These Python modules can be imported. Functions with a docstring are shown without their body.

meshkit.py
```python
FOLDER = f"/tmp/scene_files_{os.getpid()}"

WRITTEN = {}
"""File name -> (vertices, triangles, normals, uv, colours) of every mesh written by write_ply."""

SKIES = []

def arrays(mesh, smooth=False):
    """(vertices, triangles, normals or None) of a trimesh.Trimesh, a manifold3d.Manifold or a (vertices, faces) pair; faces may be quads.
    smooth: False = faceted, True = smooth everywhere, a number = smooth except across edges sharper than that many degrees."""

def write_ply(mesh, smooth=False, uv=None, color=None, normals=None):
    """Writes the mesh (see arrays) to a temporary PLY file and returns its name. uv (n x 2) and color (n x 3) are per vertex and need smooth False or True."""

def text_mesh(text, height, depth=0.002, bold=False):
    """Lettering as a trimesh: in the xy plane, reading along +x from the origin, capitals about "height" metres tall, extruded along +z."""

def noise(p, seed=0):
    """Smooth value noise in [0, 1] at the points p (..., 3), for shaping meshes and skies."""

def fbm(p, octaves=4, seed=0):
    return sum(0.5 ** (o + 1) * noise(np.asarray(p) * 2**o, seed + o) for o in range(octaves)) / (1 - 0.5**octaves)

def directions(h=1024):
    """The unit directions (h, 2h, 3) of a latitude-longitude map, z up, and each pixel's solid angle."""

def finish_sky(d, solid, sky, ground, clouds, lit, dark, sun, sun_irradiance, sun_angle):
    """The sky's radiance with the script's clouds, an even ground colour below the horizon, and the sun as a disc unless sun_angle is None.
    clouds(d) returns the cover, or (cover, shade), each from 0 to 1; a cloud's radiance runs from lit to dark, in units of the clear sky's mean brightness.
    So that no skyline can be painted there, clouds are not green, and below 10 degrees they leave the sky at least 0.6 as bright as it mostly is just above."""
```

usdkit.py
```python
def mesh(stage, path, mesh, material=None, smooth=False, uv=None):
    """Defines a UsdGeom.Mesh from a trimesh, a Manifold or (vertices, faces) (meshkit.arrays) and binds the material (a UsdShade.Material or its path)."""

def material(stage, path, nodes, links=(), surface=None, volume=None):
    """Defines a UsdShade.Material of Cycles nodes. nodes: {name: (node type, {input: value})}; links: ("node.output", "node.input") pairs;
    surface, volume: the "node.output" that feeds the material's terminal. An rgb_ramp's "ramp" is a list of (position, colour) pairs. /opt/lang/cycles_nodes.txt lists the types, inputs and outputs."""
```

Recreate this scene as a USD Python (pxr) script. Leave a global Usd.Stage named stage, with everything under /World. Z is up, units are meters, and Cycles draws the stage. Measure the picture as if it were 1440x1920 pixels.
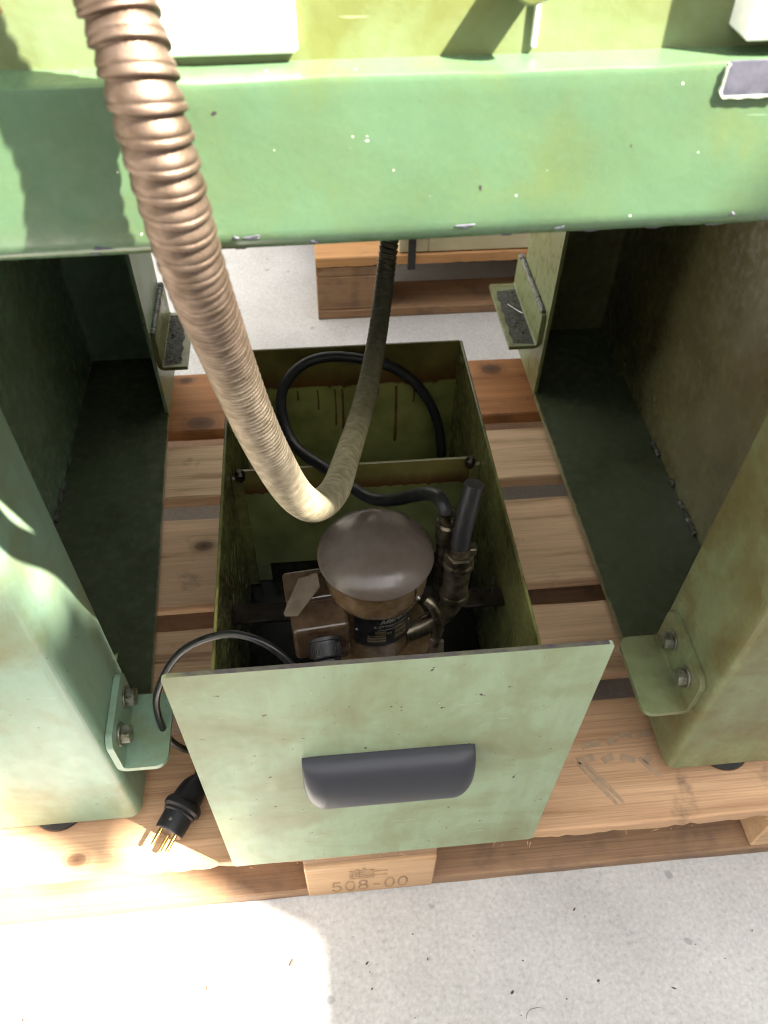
import math, random
import numpy as np, trimesh, usdkit, meshkit
import manifold3d as m3
from pxr import Usd, UsdGeom, UsdLux, UsdShade, Gf, Sdf
from shapely.geometry import LineString, Polygon, box as sbox

random.seed(5); rng = np.random.default_rng(5)
stage = Usd.Stage.CreateInMemory()
UsdGeom.SetStageUpAxis(stage, 'Z'); UsdGeom.SetStageMetersPerUnit(stage, 1.0)
world = UsdGeom.Xform.Define(stage, '/World'); stage.SetDefaultPrim(world.GetPrim())
UsdGeom.Scope.Define(stage, '/World/Looks')
PI = math.pi
# ------------------------------------------------------------------ camera, sky, sun
CAM = (-0.02427, -0.28391, 0.85151)
RIGHT = (0.99543977, -0.09449656, 0.01304154); DOWN = (-0.06232378, -0.7477579, -0.661040); FWD = (0.07221792, 0.6572127, -0.75023732)
F_PX = 1490.96
cam = UsdGeom.Camera.Define(stage, '/World/camera')
m = Gf.Matrix4d(*RIGHT, 0, *[-x for x in DOWN], 0, *[-x for x in FWD], 0, *CAM, 1)
cam.AddTransformOp().Set(m)
cam.CreateHorizontalApertureAttr(24.0); cam.CreateVerticalApertureAttr(32.0)
cam.CreateFocalLengthAttr(24.0 * F_PX / 1440)
cam.CreateClippingRangeAttr(Gf.Vec2f(0.01, 100))
cam.CreateFStopAttr(13.0); cam.CreateFocusDistanceAttr(0.62)
cam.CreateExposureAttr(3.3)

AZ, EL = math.radians(28), math.radians(52)          # the sun stands high on the right and a little in front of the machine
SUN = np.array([math.cos(AZ) * math.cos(EL), -math.sin(AZ) * math.cos(EL), math.sin(EL)])
SKY, SUNI = 0.105, 1.1
sun = UsdLux.DistantLight.Define(stage, '/World/sun')
zax = SUN / np.linalg.norm(SUN); xax = np.cross([0, 0, 1], zax); xax /= np.linalg.norm(xax); yax = np.cross(zax, xax)
sun.AddTransformOp().Set(Gf.Matrix4d(*map(float, xax), 0, *map(float, yax), 0, *map(float, zax), 0, 0, 0, 0, 1))
sun.CreateIntensityAttr(SUNI); sun.CreateAngleAttr(0.9); sun.CreateColorAttr(Gf.Vec3f(1, 0.93, 0.8))
sun.CreateNormalizeAttr(True)
dome = UsdLux.DomeLight.Define(stage, '/World/sky')
dome.GetPrim().SetCustomDataByKey('kind', 'structure')
skym = usdkit.material(stage, '/World/Looks/sky_look', {
    'sky': ('sky_texture', {'sky_type': 'single_scattering', 'sun_disc': False, 'sun_elevation': EL, 'sun_rotation': math.atan2(SUN[0], SUN[1])}),
    'soft': ('hsv', {'saturation': 0.22, 'value': 1.0, 'fac': 1.0}),
    'warm': ('mix', {'mix_type': 'multiply', 'fac': 1.0, 'color2': (1.0, 0.97, 0.92)}),
    'bg': ('background_shader', {'strength': SKY})},
    [('sky.color', 'soft.color'), ('soft.color', 'warm.color1'), ('warm.color', 'bg.color')], surface='bg.background')
UsdShade.MaterialBindingAPI.Apply(dome.GetPrim()).Bind(skym)

# ------------------------------------------------------------------ materials
def mat(name, nodes, links, surface='p.BSDF'):
    return usdkit.material(stage, '/World/Looks/' + name, nodes, links, surface=surface)
M = {}
def plain(name, col, rough=.5, metal=0., var=.12, scale=60., bump=.05, bscale=300., spec=.5, dirt=None, coat=0.):
    dirt = dirt or tuple(c * .55 for c in col)
    n = {'g': ('geometry', {}), 'n': ('noise_texture', {'scale': scale, 'detail': 5., 'roughness': .6}),
         'r': ('rgb_ramp', {'ramp': [(.35, dirt), (.35 + .3, col), (.9, tuple(min(1, c * (1 + var)) for c in col))]}),
         'n2': ('noise_texture', {'scale': bscale, 'detail': 3.}), 'b': ('bump', {'strength': bump, 'distance': .002}),
         'rr': ('map_range', {'from_min': .3, 'from_max': .7, 'to_min': max(.05, rough - .1), 'to_max': min(1, rough + .12), 'clamp': True}),
         'p': ('principled_bsdf', {'metallic': metal, 'specular_ior_level': spec, 'coat_weight': coat})}
    M[name] = mat(name, n, [('g.position', 'n.vector'), ('g.position', 'n2.vector'), ('n.fac', 'r.fac'), ('r.color', 'p.base_color'),
                            ('n2.fac', 'b.height'), ('b.normal', 'p.normal'), ('n.fac', 'rr.value'), ('rr.result', 'p.roughness')])
    return M[name]

def paint(name, base, stain, amount, rough=.3, sparkle=0., chips=.73, chipcol=(.03, .022, .025), scratch=True, streak=(60, 60, 9), bump=.12, cover=None, fine=.4, rvar=1.):
    """old machine enamel: broad cloudy stains, streaks, dark chips, pale scratches"""
    n = {'g': ('geometry', {}),
         'n1': ('noise_texture', {'scale': 11., 'detail': 6., 'roughness': .62, 'distortion': .4}),
         's1': ('rgb_ramp', {'ramp': [(.62 - amount * .4, (0, 0, 0)), (.62 - amount * .4 + .22, (1, 1, 1))]}),
         'mp': ('mapping', {'scale': streak}), 'n2': ('noise_texture', {'scale': 1., 'detail': 5., 'roughness': .65}),
         's2': ('rgb_ramp', {'ramp': [(.42, (0, 0, 0)), (.75, (1, 1, 1))]}),
         'c1': ('mix', {'color1': base, 'color2': stain}),
         'k2': ('math', {'math_type': 'multiply', 'value2': fine}),
         'c2': ('mix', {'color2': tuple(.75 * a + .1 * b for a, b in zip(stain, base))}),
         'n3': ('noise_texture', {'scale': 150., 'detail': 2., 'roughness': .5}),
         's3': ('rgb_ramp', {'ramp': [(chips, (0, 0, 0)), (chips + .012, (1, 1, 1))]}),
         'c3': ('mix', {'color2': chipcol}),
         'mp4': ('mapping', {'scale': (28, 28, 320), 'rotation': (.0, .9, .4)}), 'n4': ('noise_texture', {'scale': 1., 'detail': 2.}),
         's4': ('rgb_ramp', {'ramp': [(.745 if scratch else .99, (0, 0, 0)), (.77 if scratch else 1., (1, 1, 1))]}),
         'k4': ('math', {'math_type': 'multiply', 'value2': .45}),
         'c4': ('mix', {'color2': tuple(min(1, 1.5 * b + .1) for b in base)}),
         'n6': ('noise_texture', {'scale': 380., 'detail': 1., 'roughness': .4}), 's6': ('rgb_ramp', {'ramp': [(0, (1, 1, 1)), (sparkle, (1, 1, 1)), (sparkle + .012, (0, 0, 0))] if sparkle else [(0, (0, 0, 0)), (1, (0, 0, 0))]}), 'c5': ('mix', {'color2': (.8, .85, .72)}), 'mp6': ('mapping', {'location': (3.1, 7.7, 1.3)}),
         'n5': ('noise_texture', {'scale': 70., 'detail': 6., 'roughness': .6}), 'b': ('bump', {'strength': bump, 'distance': .003}),
         'rr': ('map_range', {'from_min': .3, 'from_max': .75, 'to_min': max(.08, rough - .12 * rvar), 'to_max': rough + .2 * rvar, 'clamp': True}),
         'p': ('principled_bsdf', {'specular_ior_level': .5})}
    L = [('g.position', k + '.vector') for k in ('n1', 'mp', 'n3', 'mp4', 'n5')] + [
        ('n1.fac', 's1.fac'), ('mp.vector', 'n2.vector'), ('n2.fac', 's2.fac'), ('s1.color', 'c1.fac'), ('c1.color', 'c2.color1'), ('s2.color', 'k2.value1'), ('k2.value', 'c2.fac'),
        ('n3.fac', 's3.fac'), ('s3.color', 'c3.fac'), ('c2.color', 'c3.color1'), ('mp4.vector', 'n4.vector'), ('n4.fac', 's4.fac'), ('s4.color', 'k4.value1'), ('k4.value', 'c4.fac'), ('c3.color', 'c4.color1'),
        ('g.position', 'mp6.vector'), ('mp6.vector', 'n6.vector'), ('n6.fac', 's6.fac'), ('s6.color', 'c5.fac'), ('c4.color', 'c5.color1'),
        ('c5.color', 'p.base_color'), ('n5.fac', 'b.height'), ('b.normal', 'p.normal'), ('n5.fac', 'rr.value'), ('rr.result', 'p.roughness')]
    M[name] = mat(name, n, L)
    return M[name]

def wood(name, base, dark, seed, knots=(), stain=.25, stretch=(2.2, 46, 46), dirtcol=(.07, .055, .05), rough=.6):
    """sawn pine, the grain running along x, knots where they are given as (x, y, radius)"""
    n = {'g': ('geometry', {}), 'mp0': ('mapping', {'location': (seed * 3.1, seed * 1.7, seed * .9)}),
         'w': ('noise_texture', {'scale': 5., 'detail': 3.}), 'wa': ('mix_vector', {'fac': .025}),
         'mp': ('mapping', {'scale': stretch}), 'n1': ('noise_texture', {'scale': 1., 'detail': 6., 'roughness': .6, 'distortion': .3}),
         'r1': ('rgb_ramp', {'ramp': [(.28, dark), (.42, tuple(.72 * a + .28 * b for a, b in zip(base, dark))), (.6, base), (.8, tuple(min(1, 1.18 * a) for a in base))]}),
         'mp2': ('mapping', {'scale': (6, 420, 420)}), 'n2': ('noise_texture', {'scale': 1., 'detail': 3.}),
         'r2': ('rgb_ramp', {'ramp': [(.35, (.62, .6, .56)), (.6, (1, 1, 1))]}), 'c1': ('mix', {'mix_type': 'multiply', 'fac': .42}),
         'n3': ('noise_texture', {'scale': 17., 'detail': 5., 'roughness': .65}), 'r3': ('rgb_ramp', {'ramp': [(.7 - stain * .45, (0, 0, 0)), (.8, (1, 1, 1))]}),
         'k3': ('math', {'math_type': 'multiply', 'value2': .75}), 'c2': ('mix', {'color2': dirtcol}),
         'b': ('bump', {'strength': .35, 'distance': .002}),
         'p': ('principled_bsdf', {'roughness': rough, 'specular_ior_level': .3})}
    L = [('g.position', 'mp0.vector'), ('mp0.vector', 'w.vector'), ('mp0.vector', 'wa.a'), ('w.color', 'wa.b'), ('wa.result', 'mp.vector'), ('mp.vector', 'n1.vector'), ('n1.fac', 'r1.fac'),
         ('mp0.vector', 'mp2.vector'), ('mp2.vector', 'n2.vector'), ('n2.fac', 'r2.fac'), ('r1.color', 'c1.color1'), ('r2.color', 'c1.color2'),
         ('mp0.vector', 'n3.vector'), ('n3.fac', 'r3.fac'), ('r3.color', 'k3.value1'), ('k3.value', 'c2.fac'), ('n2.fac', 'b.height'), ('b.normal', 'p.normal')]
    prev = 'c1.color'
    for i, (kx, ky, kr) in enumerate(knots):
        n[f'km{i}'] = ('mapping', {'location': (-kx / (kr * 1.5), -ky / kr, 0), 'scale': (1 / (kr * 1.5), 1 / kr, 0)})
        n[f'kg{i}'] = ('gradient_texture', {'gradient_type': 'spherical'})
        n[f'kn{i}'] = ('mix_vector', {'fac': .014})
        n[f'kr{i}'] = ('rgb_ramp', {'ramp': [(0, (0, 0, 0)), (.18, (.12, .12, .12)), (.3, (.3, .3, .3)), (.4, (.28, .28, .28)), (.55, (.72, .72, .72)), (1, (.95, .95, .95))]})
        n[f'kc{i}'] = ('mix', {'color2': (.075, .035, .018)})
        L += [('g.position', f'kn{i}.a'), ('w.color', f'kn{i}.b'), (f'kn{i}.result', f'km{i}.vector'), (f'km{i}.vector', f'kg{i}.vector'), (f'kg{i}.fac', f'kr{i}.fac'), (f'kr{i}.color', f'kc{i}.fac'), (prev, f'kc{i}.color1')]
        prev = f'kc{i}.color'
    L += [(prev, 'c2.color1'), ('c2.color', 'p.base_color')]
    M[name] = mat(name, n, L)
    return M[name]

paint('mint_paint', (.21, .325, .235), (.17, .19, .09), .34, rough=.36, bump=.015, rvar=.4, chips=.745)
paint('beam_paint', sparkle=.175, base=(.068, .125, .068), stain=(.095, .12, .035), amount=.26, bump=.1, rough=.24, chips=.76, streak=(30, 30, 30))
paint('wall_paint', (.155, .205, .105), (.115, .13, .04), .60, sparkle=.17, rough=.3, chips=.735, chipcol=(.10, .075, .03), streak=(40, 40, 14), fine=.6)
paint('olive_paint', (.19, .225, .11), (.135, .115, .045), .42, rough=.32, chips=.76)  # olive tone carries oil staining and, in part, the lighting on the right
paint('panel_paint', (.26, .335, .215), (.20, .215, .11), .46, sparkle=.16, rough=.55, chips=.735, chipcol=(.05, .03, .03), fine=.45, bump=.012, rvar=.35)
paint('edge_steel', (.055, .045, .048), (.22, .24, .10), .12, rough=.6, chips=.9, fine=.5)
paint('dark_tank', (.19, .195, .065), (.06, .04, .015), .40, rough=.2, chips=.95, scratch=False, streak=(45, 45, 5), fine=.7, bump=.06)
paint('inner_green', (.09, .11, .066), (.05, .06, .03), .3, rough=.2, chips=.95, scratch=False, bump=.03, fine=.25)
paint('shaded_mint', (.17, .25, .17), (.13, .18, .10), .35, rough=.22, chips=.95, scratch=False, bump=.03, fine=.25)  # mint darkened by colour for the shade inside the left column
paint('shaded_olive', (.14, .135, .065), (.09, .08, .035), .45, rough=.22, chips=.9, scratch=False, bump=.03, fine=.3)  # right column likewise: cavity shade put into a darker olive
plain('concrete_dummy', (.4, .4, .38))
plain('rubber', (.018, .018, .02), .45, var=.3, bump=.04)
plain('black_plastic', (.011, .011, .015), .46, dirt=(.008, .008, .010), bump=.03, bscale=900.)
M['handle_plastic'] = mat('handle_plastic', {'g': ('geometry', {}), 'n': ('noise_texture', {'scale': 1400., 'detail': 2.}), 'b': ('bump', {'strength': .04, 'distance': .001}), 'p': ('principled_bsdf', {'base_color': (.030, .031, .038), 'roughness': .42, 'specular_ior_level': .34})}, [('g.position', 'n.vector'), ('n.fac', 'b.height'), ('b.normal', 'p.normal')])
plain('cable_black', (.012, .012, .013), .33)
plain('oily_steel', (.20, .17, .12), .32, metal=.85, dirt=(.05, .04, .025), bump=.1)
plain('bolt_steel', (.42, .42, .37), .38, metal=.9, dirt=(.16, .15, .09), scale=120.)
plain('brass', (.62, .43, .16), .28, metal=1., dirt=(.4, .25, .08))
plain('pump_brown', (.16, .105, .052), .26, dirt=(.075, .042, .02), scale=35., var=.4, bump=.05, bscale=120., coat=.4)
plain('box_brown', (.085, .052, .029), .28, dirt=(.045, .027, .016), scale=45., var=.4, bump=.05, bscale=120., coat=.4)
plain('dome_grey', (.115, .094, .080), .24, dirt=(.095, .072, .058), scale=26., var=.2, bump=.03)
plain('bar_black', (.018, .009, .008), .25, coat=.4)
plain('oil_black', (.006, .006, .004), .16, bump=.02, bscale=40.)
plain('plate_black', (.012, .012, .013), .35)
plain('plate_brass', (.15, .11, .055), .4, metal=.4)
plain('plate_text', (.22, .2, .17), .45)
plain('tag_paper', (.13, .098, .068), .7, dirt=(.085, .06, .04), scale=90.)
plain('wire', (.2, .13, .08), .4, metal=.7)
plain('white_enamel', (.86, .86, .83), .3, dirt=(.8, .8, .77))
plain('old_rim', (.36, .42, .33), .4, scale=400.)
plain('cream_board', (.52, .46, .30), .55, dirt=(.40, .36, .22), scale=9.)
plain('strap', (.02, .02, .022), .4)
plain('weld', (.25, .26, .24), .4, metal=.3, dirt=(.05, .05, .04), scale=260., bump=.6, bscale=420.)
plain('chip_steel', (.10, .10, .13), .35, metal=.2, dirt=(.05, .05, .07), scale=90.)
plain('dust', (.10, .10, .085), .85, scale=140., dirt=(.04, .04, .03), bump=.4)
plain('dirt', (.05, .048, .038), .9, scale=300., bump=.5)
plain('rust_chip', (.09, .055, .035), .8)
plain('stamp_ink', (.42, .265, .15), .8)
plain('grey_ink', (.33, .245, .165), .8, scale=150., dirt=(.46, .30, .175))
plain('wall_plaster', (.34, .33, .31), .8)
plain('brown_hose', (.006, .0045, .0035), .85, spec=.12)
plain('drip_oil', (.17, .105, .03), .15, bump=.02)
plain('swarf', (.6, .6, .58), .25, metal=1.)
# hose: shade and red bounce painted as brown upstream; dusty beige bend, dark grey end
M['hose'] = mat('hose', {
    'g': ('geometry', {}), 'a': ('attribute', {'attribute': 'along'}),
    'r': ('rgb_ramp', {'ramp': [(0, (.165, .11, .084)), (.22, (.20, .15, .118)), (.34, (.36, .31, .235)), (.46, (.50, .44, .29)), (.55, (.52, .46, .28)), (.60, (.26, .23, .135)), (.70, (.10, .09, .058)), (1, (.065, .06, .042))]}),
    'n': ('noise_texture', {'scale': 140., 'detail': 5.}), 'rn': ('rgb_ramp', {'ramp': [(.35, (.62, .6, .55)), (.6, (1, 1, 1)), (.72, (1.25, 1.25, 1.2))]}),
    'c': ('mix', {'mix_type': 'multiply', 'fac': .8}),
    'n2': ('noise_texture', {'scale': 900., 'detail': 2.}), 'b': ('bump', {'strength': .12, 'distance': .001}),
    'rm': ('rgb_ramp', {'ramp': [(0, (1, 1, 1)), (.30, (1, 1, 1)), (.42, (.6, .6, .6)), (.54, (.3, .3, .3)), (1, (.15, .15, .15))]}),
    'p': ('principled_bsdf', {'roughness': .55, 'specular_ior_level': .5})},
    [('a.fac', 'rm.fac'), ('rm.color', 'p.metallic'), ('a.fac', 'r.fac'), ('g.position', 'n.vector'), ('n.fac', 'rn.fac'), ('r.color', 'c.color1'), ('rn.color', 'c.color2'), ('c.color', 'p.base_color'),
     ('g.position', 'n2.vector'), ('n2.fac', 'b.height'), ('b.normal', 'p.normal')])
# rear wall of the tank with an oil tide line and drips hanging from it
def tide(name, ztop, zline, soft, up, line, low, xs=38.):
    M[name] = mat(name, {
        'g': ('geometry', {}), 'mp': ('mapping', {'scale': (xs, 0, 5.)}), 'n': ('noise_texture', {'scale': 1., 'detail': 3., 'roughness': .5}),
        'x': ('separate_xyz', {'vector': (0, 0, 0)}), 'k': ('map_range', {'from_min': .35, 'from_max': .75, 'to_min': 0., 'to_max': 1., 'clamp': True}),
        'pw': ('math', {'math_type': 'power', 'value2': 4.}), 'kk': ('math', {'math_type': 'multiply', 'value2': soft}),
        's': ('math', {'math_type': 'add'}), 'mr': ('map_range', {'from_min': zline - .05, 'from_max': ztop, 'to_min': 0., 'to_max': 1., 'clamp': True}),
        'r': ('rgb_ramp', {'ramp': [(0, low), (.46, low), (.485, line), (.5, line), (.62, tuple(.6 * a + .4 * b for a, b in zip(line, up))), (.75, up), (1, up)]}),
        'n2': ('noise_texture', {'scale': 24., 'detail': 5.}), 'r2': ('rgb_ramp', {'ramp': [(.3, (.45, .45, .4)), (.65, (1, 1, 1))]}), 'c': ('mix', {'mix_type': 'multiply', 'fac': .8}),
        'p': ('principled_bsdf', {'roughness': .25})},
        [('g.position', 'mp.vector'), ('mp.vector', 'n.vector'), ('g.position', 'x.vector'), ('n.fac', 'k.value'), ('k.result', 'pw.value1'), ('pw.value', 'kk.value1'), ('x.z', 's.value1'), ('kk.value', 's.value2'),
         ('s.value', 'mr.value'), ('mr.result', 'r.fac'), ('g.position', 'n2.vector'), ('n2.fac', 'r2.fac'), ('r.color', 'c.color1'), ('r2.color', 'c.color2'), ('c.color', 'p.base_color')])
tide('tank_rear_tide', .25, .187, .05, (.17, .145, .04), (.13, .06, .018), (.30, .31, .09))
tide('partition_tide', .2125, .19, .012, (.20, .17, .05), (.11, .045, .016), (.20, .225, .08), xs=120.)
M['concrete'] = mat('concrete', {
    'g': ('geometry', {}), 'n1': ('noise_texture', {'scale': 3., 'detail': 7., 'roughness': .65}),
    'r1': ('rgb_ramp', {'ramp': [(.3, (.36, .352, .342)), (.5, (.47, .463, .452)), (.72, (.57, .562, .55))]}),
    'v': ('voronoi_texture', {'scale': 170., 'randomness': 1.}), 'vn': ('noise_texture', {'scale': 210., 'detail': 4., 'roughness': .7}),
    'rv': ('rgb_ramp', {'ramp': [(.28, (.66, .65, .64)), (.41, (.91, .90, .89)), (.54, (1, 1, 1)), (.68, (1.16, 1.16, 1.15))]}), 'c1': ('mix', {'mix_type': 'multiply', 'fac': .85}),
    'v2': ('voronoi_texture', {'scale': 42., 'randomness': 1.}), 'vd': ('noise_texture', {'scale': 120., 'detail': 2.}), 'va': ('mix_vector', {'fac': .006}),
    'r2': ('rgb_ramp', {'ramp': [(.16, (1, 1, 1)), (.24, (0, 0, 0))]}), 'gate': ('separate_color', {}), 'gm': ('math', {'math_type': 'greater_than', 'value2': .93}), 'gk': ('math', {'math_type': 'multiply'}), 'gk2': ('math', {'math_type': 'multiply', 'value2': .6}),
    'c2': ('mix', {'color2': (.24, .235, .24)}),
    'b': ('bump', {'strength': .25, 'distance': .002}), 'p': ('principled_bsdf', {'roughness': .72, 'specular_ior_level': .3})},
    [('g.position', k + '.vector') for k in ('n1', 'v', 'vn', 'vd')] + [('n1.fac', 'r1.fac'), ('vn.fac', 'rv.fac'), ('r1.color', 'c1.color1'), ('rv.color', 'c1.color2'),
     ('g.position', 'va.a'), ('vd.color', 'va.b'), ('va.result', 'v2.vector'), ('v2.distance', 'r2.fac'), ('v2.color', 'gate.color'), ('gate.r', 'gm.value1'), ('gm.value', 'gk.value1'), ('r2.color', 'gk.value2'), ('gk.value', 'gk2.value1'), ('gk2.value', 'c2.fac'),
     ('c1.color', 'c2.color1'), ('c2.color', 'p.base_color'), ('vn.fac', 'b.height'), ('b.normal', 'p.normal')])
PINE, PDARK = (.50, .29, .145), (.30, .145, .065)
wood('pine_front', (0.62, 0.385, 0.225), PDARK, 1, knots=[(-.29, .02, .012)], stain=.18)
wood('pine_front_right', (.50, .27, .13), (.28, .13, .055), 8, stain=.22)
wood('pine_second', (0.76, 0.51, 0.32), (.24, .12, .055), 2, stain=.25)
wood('pine_third', (0.78, 0.54, 0.34), (.29, .15, .07), 3, knots=[(-.185, .42, .016)], stain=.2)
wood('pine_fourth', (0.78, 0.55, 0.35), (.33, .19, .09), 4, stain=.2)
wood('pine_rear', (0.48, 0.22, 0.09), (.19, .065, .025), 5, knots=[(.275, .765, .022), (-.2, .668, .028), (-.23, .775, .014)], stain=.3)
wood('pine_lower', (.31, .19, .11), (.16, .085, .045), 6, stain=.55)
wood('pine_block', (.55, .36, .21), (.42, .24, .12), 7, stain=.1, stretch=(6, 60, 60))
wood('pine_aged', (.30, .18, .10), (.14, .075, .04), 9, knots=[(.07, 1.139, .012)], stain=.45)
wood('pine_orange', (.52, .28, .12), (.36, .17, .07), 10, stain=.2)

# ------------------------------------------------------------------ building helpers
used, base_of = {}, {}
def numbered(parent, name):
    k = parent + '/' + name; used[k] = used.get(k, 0) + 1
    return name if used[k] == 1 else f'{name}_{used[k]-1:03d}'
def tag(p, label=None, cat=None, group=None, kind=None):
    p = p.GetPrim() if hasattr(p, 'GetPrim') else p
    for k, x in (('label', label), ('category', cat), ('group', group), ('kind', kind)):
        if x: p.SetCustomDataByKey(k, x)
    return p
def thing(name, loc, label, cat, group=None):
    path = '/World/' + numbered('/World', name)
    x = UsdGeom.Xform.Define(stage, path); x.AddTranslateOp().Set(Gf.Vec3d(*loc)); base_of[path] = np.array(loc, float)
    return tag(x, label, cat, group).GetPath().pathString
def arr(mesh): 
    return mesh
def obj(name, mesh, material, parent='/World', smooth=30, label=None, **kw):
    """one Mesh prim, its shape given in world coordinates"""
    path = parent + '/' + numbered(parent, name)
    top = '/'.join(path.split('/')[:3]); off = base_of.get(top, np.zeros(3))
    v, f, _ = meshkit.arrays(mesh, False)
    mesh = trimesh.Trimesh(v - off, f, process=True)
    p = usdkit.mesh(stage, path, mesh, M[material] if isinstance(material, str) else material, smooth=smooth)
    if label or kw: tag(p, label, kw.get('cat'), kw.get('group'), kw.get('kind'))
    return p.GetPath().pathString
cat_ = trimesh.util.concatenate
def TM(mf):
    v, f, _ = meshkit.arrays(mf); return trimesh.Trimesh(v, f, process=False)
def hull(pts): return TM(m3.Manifold.hull_points(np.asarray(pts, float)))
def bx(x0, y0, z0, x1, y1, z1, c=.001):
    """box with chamfered edges"""
    c = min(c, .45 * min(x1 - x0, y1 - y0, z1 - z0)); P = []
    for sx, x in ((1, x0), (-1, x1)):
        for sy, y in ((1, y0), (-1, y1)):
            for sz, z in ((1, z0), (-1, z1)):
                P += [(x, y + sy * c, z + sz * c), (x + sx * c, y, z + sz * c), (x + sx * c, y + sy * c, z)]
    return hull(P)
def rotz(mesh, a, o=(0, 0, 0)):
    mesh = mesh.copy(); mesh.apply_transform(trimesh.transformations.rotation_matrix(a, [0, 0, 1], o)); return mesh
def frame_to(mesh, origin, zdir, xhint=(1, 0, 0)):
    z = np.array(zdir, float); z /= np.linalg.norm(z); x = np.array(xhint, float); x -= z * (x @ z); x /= np.linalg.norm(x)
    T = np.eye(4); T[:3, 0], T[:3, 1], T[:3, 2], T[:3, 3] = x, np.cross(z, x), z, origin
    mesh = mesh.copy(); mesh.apply_transform(T); return mesh
def lathe(profile, origin, zdir=(0, 0, 1), n=40, sides=None):
    """profile [(r, z)...] from bottom to top turned about zdir"""
    n = sides or n; P = np.array(profile, float); a = np.arange(n) * 2 * PI / n
    v = np.concatenate([np.stack([r * np.cos(a), r * np.sin(a), np.full(n, z)], 1) for r, z in P])
    f = []
    for k in range(len(P) - 1):
        for i in range(n):
            j = (i + 1) % n; a0, b0, c0, d0 = k * n + i, k * n + j, (k + 1) * n + j, (k + 1) * n + i
            f += [(a0, b0, c0), (a0, c0, d0)]
    for k, flip in ((0, True), (len(P) - 1, False)):
        if P[k][0] > 1e-6:
            v = np.vstack([v, [0, 0, P[k][1]]]); c = len(v) - 1
            for i in range(n):
                j = (i + 1) % n; f.append((c, k * n + j, k * n + i) if flip else (c, k * n + i, k * n + j))
    return frame_to(trimesh.Trimesh(v, f, process=True), origin, zdir, (1, 0, 0) if abs(np.array(zdir, float)[0]) < .9 * np.linalg.norm(zdir) else (0, 1, 0))
def spline(P, n):
    from scipy.interpolate import CubicSpline, PchipInterpolator
    P = np.array(P, float); t = np.r_[0, np.cumsum(np.linalg.norm(np.diff(P, axis=0), axis=1) ** .5)]
    s = CubicSpline(t, P); q = s(np.linspace(0, t[-1], 4000)); d = np.r_[0, np.cumsum(np.linalg.norm(np.diff(q, axis=0), axis=1))]
    u = np.linspace(0, d[-1], n); return np.stack([np.interp(u, d, q[:, k]) for k in range(3)], 1), u
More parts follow.
